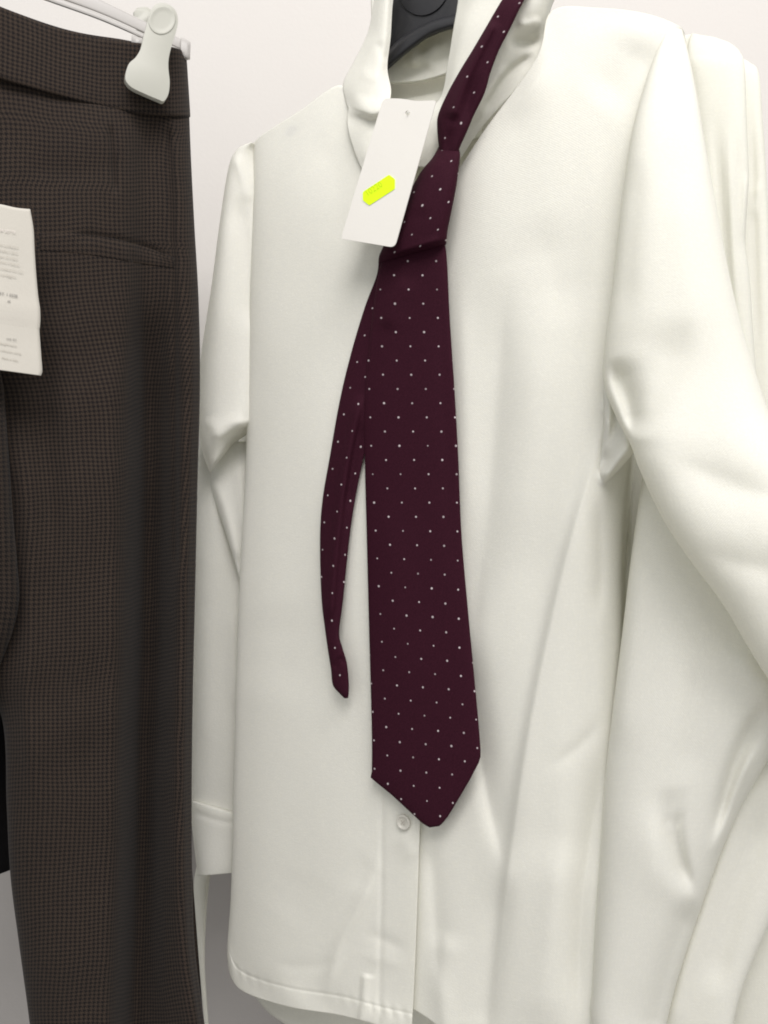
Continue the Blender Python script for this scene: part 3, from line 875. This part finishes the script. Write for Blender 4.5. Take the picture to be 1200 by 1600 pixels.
# ------------------------------------------------------------------ trousers
tr = thing('trousers', 'dark brown houndstooth check trousers clipped to a hanger', 'trousers', at(150, 1700, Zt(150)))
xs = lambda y, l, ed: [(l, y - 8, -.004)] 
def leg_row(y, xl, edge, slope=0.0, lwrap=False, valley=1.0, vx=232):
    q = lambda x: y + slope * (x - 150)
    v = valley
    pts = []
    if lwrap:
        pts += [(xl + 14, q(xl), -.045), (xl, q(xl), -.018), (xl + 22, q(xl), -.004)]
        a = xl + 22
    else:
        pts += [(xl, q(xl), -.010), (xl + (20 - xl) * .4, q(0), -.004), (20, q(20), .000)]
        a = 20
    b = vx - 38
    pts += [(a + (b - a) * .4, q(100), .004), (a + (b - a) * .75, q(150), .006 ), (b, q(b), .004 - .002 * v),
            (vx - 8, q(vx), -.033 * v), (vx + 18, q(vx + 18), -.030 * v), (edge - 22, q(edge), .000), (edge - 4, q(edge), -.006), (edge, q(edge), -.018), (edge - 10, q(edge), -.045)]
    return pts
LEG = [
 [(x, y - 24 - (22 if x < 0 else 0), (-.0010 if -100 < x < 262 else d - .003)) for (x, y, d) in leg_row(168, -140, 294, .20, False, .1)],
 [(x, y, d - .0005) for (x, y, d) in leg_row(230, -140, 297, .13, False, .15)],
 leg_row(340, -140, 302, .05, False, .15),
 leg_row(470, -140, 309, .02, False, .35),
 leg_row(600, -140, 311, 0, False, .9),
 leg_row(760, -140, 307, 0, False, 1.1),
 leg_row(900, -120, 304, 0, False, 1.2, 230),
 leg_row(1030, -60, 301, 0, False, 1.2, 228),
 leg_row(1130, 6, 299, 0, True, 1.2, 224),
 leg_row(1260, 12, 298, 0, True, 1.2, 222),
 leg_row(1370, 18, 299, 0, True, 1.2, 220),
 leg_row(1480, 32, 303, 0, True, 1.1, 216),
 leg_row(1600, 48, 318, 0, True, 1.0, 212),
 leg_row(1760, 66, 340, 0, True, 1.0, 212),
]
RT = [
 ([(262,185),(268,300),(272,430),(274,600),(276,900)], 3, 4, -.0030, 0.05),          # side seam
 ([(172,190),(177,250),(181,310)], 3.5, 3.5, -.0030, 0.2),                               # dart
 ([(30,660),(45,800),(48,960),(44,1100),(60,1300)], 18, 22, .0055, 0.2),
 ([(90,460),(110,700),(120,1000),(110,1300)], 40, 50, .0030, 0.25),
 ([(165,520),(172,800),(176,1100),(170,1400)], 18, 20, .0034, 0.2),
 ([(20,260),(120,270),(220,250)], 30, 30, -.0020, 0.3),
 ([(110,366),(170,372),(225,386),(270,404)], 6, 3, -.0020, 0.2),
 ([(70,500),(75,700),(80,900)], 24, 24, -.0040, 0.3),
 ([(250,1150),(254,1350),(262,1600)], 12, 14, .0030, 0.2),
]
def leg_extra(px, py):
    return 0.0007 * np.sin(py / 26 + px / 60 + 1.3 * np.sin(py / 90)) * np.clip((py - 250) / 400, 0, 1)
gleg = patch(LEG, 150, 330, Zt, RT, .0008, 61, extra=leg_extra)
leg1 = make('leg', gleg, 'check', tr, 0.0011)
# the back of the leg closes the tube
LB = [[(-140,170,-.050),(80,175,-.058),(200,180,-.058),(286,182,-.044)],
      [(-140,600,-.050),(80,600,-.062),(200,600,-.060),(302,600,-.044)],
      [(-40,1000,-.050),(80,1000,-.062),(200,1000,-.060),(294,1000,-.044)],
      [(20,1200,-.045),(90,1200,-.062),(200,1200,-.060),(290,1200,-.044)],
      [(80,1760,-.045),(140,1760,-.062),(240,1760,-.060),(330,1760,-.044)]]
make('back_panel', patch(LB, 40, 100, Zt, (), .001, 62), 'check', tr, 0.0011)
# second leg, cut by the image's left edge
make('leg', tube([
 (-210,130, -90,150, -.020,.010),
 (-210,300, -70,300, -.018,.014),
 (-210,450, -46,450, -.010,.014),
 (-210,545, -18,540, .000,.014),
 (-210,600, 3,590, .004,.018),
 (-210,700, 13,700, .006,.020),
 (-210,800, 20,800, .007,.020),
 (-210,880, 27,880, .007,.020),
 (-210,940, 30,935, .007,.019),
 (-210,985, 20,985, .006,.018),
 (-210,1045, -2,1045, .002,.016),
 (-215,1150, -40,1150, -.004,.016),
 (-220,1400, -50,1400, -.004,.016),
 (-225,1760, -45,1760, -.004,.016)], 160, Zt, 72, [([(-20,620),(0,760),(8,900)], 14, 12, .002, .2)], .0008, 63), 'check', tr)
# waistband
WB = [
 [(-140,-44,-.004),(-60,-14,.000),(0,12,.001),(70,40,.001),(140,58,.001),(200,67,.000),(262,74,-.003),(284,80,-.014),(278,84,-.045)],
 [(-140,-40,-.001),(-60,-9,.003),(0,17,.0028),(70,45,.0028),(140,63,.0028),(200,72,.003),(264,80,.000),(289,88,-.014),(280,90,-.045)],
 [(-140,5,.000),(-60,36,.0028),(0,62,.0032),(70,88,.0032),(140,108,.0032),(200,118,.0028),(266,124,.001),(292,128,-.014),(284,130,-.045)],
 [(-140,62,.000),(-60,90,.0028),(0,115,.0032),(70,136,.0032),(140,155,.0032),(200,168,.0028),(266,174,.001),(295,176,-.014),(285,176,-.045)],
 [(-140,68,-.003),(-60,96,.000),(0,121,.001),(70,142,.001),(140,161,.001),(200,174,.000),(266,180,-.002),(295,182,-.015),(285,182,-.045)],
]
make('waistband', patch(WB, 110, 60, Zt, [([(160,60),(210,100),(240,150)], 30, 30, -.0015, 0.3)], .0006, 64), 'check', tr, 0.0014)
WBB = [[(-140,-44,-.048),(80,40,-.056),(200,64,-.056),(279,82,-.044)], [(-140,70,-.048),(80,150,-.056),(200,176,-.056),(286,182,-.044)]]
make('waistband_back', patch(WBB, 40, 12, Zt), 'check', tr, 0.0014)
# slanted pocket welt
PW = [
 [(62,366,-.0006),(120,367,-.0006),(170,373,-.0006),(225,387,-.0006),(272,404,-.0006)],
 [(62,367,.0005),(120,368,.0006),(170,374,.0008),(225,388,.0010),(272,405,.0009)],
 [(62,390,.0005),(120,394,.0005),(170,401,.0006),(225,411,.0007),(272,418,.0006)],
 [(62,391,-.0006),(120,395,-.0006),(170,402,-.0006),(225,412,-.0006),(272,419,-.0006)],
]
make('pocket', patch(PW, 60, 16, Zt, on=gleg.surf), 'check', tr, 0.0006)

# paper tag on the trousers
pt = thing('paper_tag', 'cream paper tag with small grey print hanging on the checked trousers', 'tag', at(20, 580, Zt(20) - .03))
def Zp(px): return 1.0 / (1.961 - px * 0.000603)
def tag_bend(x, y): return 0.0022 * math.exp(-((y - 490) / 26.0) ** 2)
CARD = []
ys = [0, .12, .25, .4, .52, .60, .66, .70, .715, .73, .80, .9, .97, 1.0]
redge = lambda t: np.interp(t, [0, .02, .25, .45, .57, .61, .68, .715, .73, .97, 1.0], [47, 51, 54, 57.5, 61, 63, 63, 62, 61.5, 66, 64])
for t in ys:
    x1 = float(redge(t)); yb1 = 327 + 260 * t
    row = []
    for k, x in enumerate((-75, -40, -5, 25, x1)):
        s = (x + 75) / (x1 + 75)
        top = 327 - 11 * (1 - s) * 1.15; bot = 587 - 19 * (1 - s)
        if k == 2: top -= 3
        yy = top + (bot - top) * t
        dd = .026 + 0.0007 * math.exp(-((t - .62) / .10) ** 2) + (0.0 if t < .715 else 0.0015 * (t - .715)) + .001 * math.sin(s * 3)
        row.append((x, yy, dd))
    CARD.append(row)
gcard = patch(CARD, 24, 90, Zp)
make('card', gcard, 'paper', pt, 0.0005)
lines = [(362, 24, 'TAGLIA SETTE', 6.5, 'smudge'), (385, 29, 'tessuto in fresco lana e poliestere', 5.0, 'print'), (394, 28, 'lavare a freddo a mano', 5.0, 'print'),
         (403, 27, 'asciugare all ombra', 5.0, 'print'), (412, 30, 'non stirare il tessuto', 5.0, 'print'),
         (423, 36, 'capo da trattare con cura', 5.0, 'print'), (431, 25, 'non candeggiare', 5.0, 'print'),
         (462, 27, 'ART. 1 0508', 6.5, 'printdark'), (470, 16, '48', 5, 'printdark'),
         (530, 26, 'cod. 0/1', 5.0, 'printdark'), (539, 26, 'abbigliamento', 5.0, 'print'), (551, 33, 'collezione uomo', 5.0, 'print'), (562, 28, 'Made in Italy', 5.0, 'print')]
for (y, x, s, size, mt) in lines:
    t = (y - 327) / 260.0
    dd = .026 + 0.0007 * math.exp(-((t - .62) / .10) ** 2) + .0034
    text_mesh('printed_line', s, (x, y + 3), math.radians(9), size, Zp, dd - .0015, mt, pt, align='RIGHT')

# ------------------------------------------------------------------ trouser hanger: bar and clip
th = thing('trouser_hanger', 'pale grey clip hanger bar with milky plastic clip holding the trousers', 'hanger', at(200, 60, Zt(200)))
make('bar', tube([
 (-180,-166, -184,-132, -.016,.0040), (-60,-106, -64,-74, -.016,.0040), (40,-57, 36,-24, -.016,.0040), (158,0, 154,20, -.016,.0040), (226,33, 224,51, -.016,.0040), (288,63, 286,79, -.016,.0040)], 60, Zt, 32, (), 0, 0, sq=6), 'bar', th)
make('bar_lip', tube([
 (-180,-131, -182,-118, -.013,.0062), (-60,-74, -62,-62, -.013,.0062), (40,-24, 38,-12, -.013,.0062), (154,21, 152,30, -.013,.0062), (224,52, 222,60, -.013,.0062), (288,80, 286,88, -.013,.0062)], 60, Zt, 32, (), 0, 0, sq=5), 'bar', th)
make('end_cap', tube([
 (283,58, 282,92, -.015,.0072), (289,60, 288,93, -.015,.0076), (294,63, 293,94, -.015,.0076), (298,66, 297,93, -.015,.0060)], 24, Zt, 32, (), 0, 0, sq=4), 'bar', th)
out = [(232,25),(238,13),(249,7),(263,10),(273,19),(277,34),(274,52),(268,71),(263,91),(262,108),(264,130),(262,149),(255,160),(246,157.5),(226,149),(207,140),(198,132),(195,122),(200,103),(211,92),(219,78),(224,57),(229,38)]
oc = cr(np.array(out + [out[0]], float), 160)[:-1]
tilt = lambda x, y: 0.010 * math.exp(-((y - 20) / 50.0) ** 2) + .004 * math.exp(-((y - 150) / 40) ** 2)
jaw = plate('front_jaw', [tuple(p) for p in oc], Zt, .013, .0042, 'clip', th, bevel=.0011, bend=lambda x, y: 0.0)
# thumb pad: shallow round dish on the jaw's top
pad = Geo()
n = 56
prof = [(0.0, .0002), (.55, .0002), (.82, .0003), (.94, .0006), (1.0, .0005), (1.05, .0001), (1.06, -.002)]
ringv = []
for (q, h) in prof:
    a = np.linspace(0, 2 * math.pi, n, endpoint=False)
    x = 253.5 + 20.5 * q * np.cos(a) - 1.5 * np.sin(a) * q; y = 31.5 + 22 * q * np.sin(a)
    ringv.append(unproj(x, y, Zt(x) - (.0150 + h)))
pad.add(np.array(ringv), grid_faces(len(prof), n, True), np.zeros((len(prof), n, 2)))
make('thumb_pad', pad, 'clip', jaw)
make('back_jaw', tube([
 (208,20, 214,12, -.040,.002), (209,32, 232,12, -.040,.002), (213,46, 240,28, -.040,.002), (216,70, 246,52, -.046,.002), (214,120, 250,122, -.058,.002), (208,140, 258,150, -.060,.002)], 50, Zt, 40, (), 0, 0, sq=3), 'clip', th)
make('spring_block', tube([(206,55, 205,69, -.010,.006), (214,57, 213,72, -.010,.008), (224,60, 223,74, -.010,.008), (262,72, 261,88, -.012,.008)], 20, Zt, 28, (), 0, 0, sq=4), 'bar', th)
hb = at(-100, -124, Zt(-100) + .016)
wire('hook', [hb, hb + Vector((0, 0, .03)), hb + Vector((0, 0, .07)), hb + Vector((0.02, .012, .085)), hb + Vector((0.022, .012, .115)), hb + Vector((0, 0, .128)), hb + Vector((-.024, -.012, .11))], .0016, 'steel', th)

# dark garment at the far left, behind the trousers
dg_ = tube([(-220,900, 25,900, -.078,.010), (-220,1000, 24,1010, -.078,.012), (-220,1180, 22,1180, -.078,.012), (-220,1330, 23,1325, -.078,.012), (-220,1450, 20,1358, -.078,.010)], 60, Zt, 48, (), .0008, 71)
o = make('garment', dg_, 'cloth_black'); tag_it(o, 'black cloth garment behind the checked trousers at the left edge', 'garment')

# ------------------------------------------------------------------ shirts hanging behind, image right
GR = 'white shirts hanging behind the front shirt'
sa = thing('shirt', 'ivory shirt hanging directly behind the front shirt, its shoulder showing at right', 'shirt', at(800, 1550, ZA(800)), GR)
make('body', tube([
 (640,170, 900,90, -.010,.004), (520,215, 1040,62, -.010,.006), (430,262, 1100,60, -.010,.009), (415,330, 1112,150, -.010,.014), (415,600, 1105,500, -.024,.022), (415,900, 1090,900, -.024,.026), (415,1200, 1080,1250, -.024,.026), (415,1440, 1070,1560, -.024,.026)], 120, ZA, 110,
 [([(960,650),(970,900),(960,1300)], 20, 20, -.004, .2), ([(1060,200),(1070,500),(1080,900)], 14, 18, .004, .2)], .0015, 81), 'shirt_b', sa)
make('sleeve', tube([
 (1080,52, 1116,58, -.006,.003), (1076,66, 1142,68, -.004,.005), (1074,84, 1158,84, -.002,.007), (1076,110, 1164,108, .000,.009), (1082,190, 1167,190, .002,.011), (1090,280, 1170,280, .003,.012), (1098,360, 1165,374, .003,.012), (1105,430, 1172,440, .003,.012), (1110,560, 1180,560, .003,.012), (1120,760, 1200,760, .002,.014), (1110,1000, 1240,1000, .0,.016), (1100,1250, 1270,1250, .0,.018), (1100,1500, 1280,1500, .0,.020), (1110,1640, 1270,1640, .0,.020)], 220, ZA, 84,
 [([(1116,150),(1124,280),(1134,420),(1142,600)], 7, 9, -.0040, .3), ([(1134,180),(1142,330),(1152,520)], 8, 7, .0030, .3), ([(1152,200),(1156,300),(1160,420)], 5, 7, -.0022, .3), ([(1180,1150),(1150,1300),(1130,1500)], 16, 16, -.006, .3),
  ([(1176,262),(1168,290),(1163,330),(1164,380)], 5, 5, .0030, .2)], .0007, 83, sq=3.2, rs=.6), 'shirt_b', sa)
make('sleeve', tube([
 (425,270, 440,262, -.010,.006), (400,330, 450,330, -.010,.012), (385,500, 450,500, -.010,.014), (365,800, 440,800, -.008,.014), (335,1100, 400,1100, -.006,.014), (312,1320, 340,1320, -.004,.012), (303,1380, 327,1380, -.004,.008), (306,1440, 322,1440, -.004,.006), (311,1500, 320,1500, -.004,.005), (316,1560, 323,1560, -.004,.004), (321,1620, 328,1620, -.004,.004)], 160, ZA, 40, (), .0003, 85), 'shirt_b', sa)
sb = thing('shirt', 'rearmost pale yellowish shirt, a narrow strip of its sleeve at the right edge', 'shirt', at(820, 1500, ZB(820)), GR)
make('body', tube([
 (660,190, 900,120, -.008,.008), (540,240, 1050,100, -.008,.014), (450,290, 1110,110, -.008,.018), (430,600, 1115,500, -.008,.022), (430,900, 1110,900, -.008,.022), (430,1380, 1100,1480, -.008,.022)], 90, ZB, 90, (), .0015, 91), 'shirt_b', sb)
make('sleeve', tube([
 (1112,88, 1152,88, -.002,.003), (1112,100, 1172,98, .000,.005), (1118,130, 1186,116, .002,.008), (1130,200, 1192,190, .003,.010), (1135,290, 1198,280, .003,.010), (1140,420, 1205,420, .003,.010), (1145,600, 1215,600, .003,.012), (1160,900, 1240,900, .002,.014), (1170,1300, 1270,1300, .0,.016), (1180,1560, 1280,1560, .0,.018)], 160, ZB, 60,
 [([(1172,140),(1176,280),(1178,420),(1184,600)], 4, 6, -.0035, .3), ([(1194,286),(1182,300),(1176,345)], 4, 4, .003, .3)], .0006, 93, sq=3.2, rs=.6), 'shirt_b', sb)
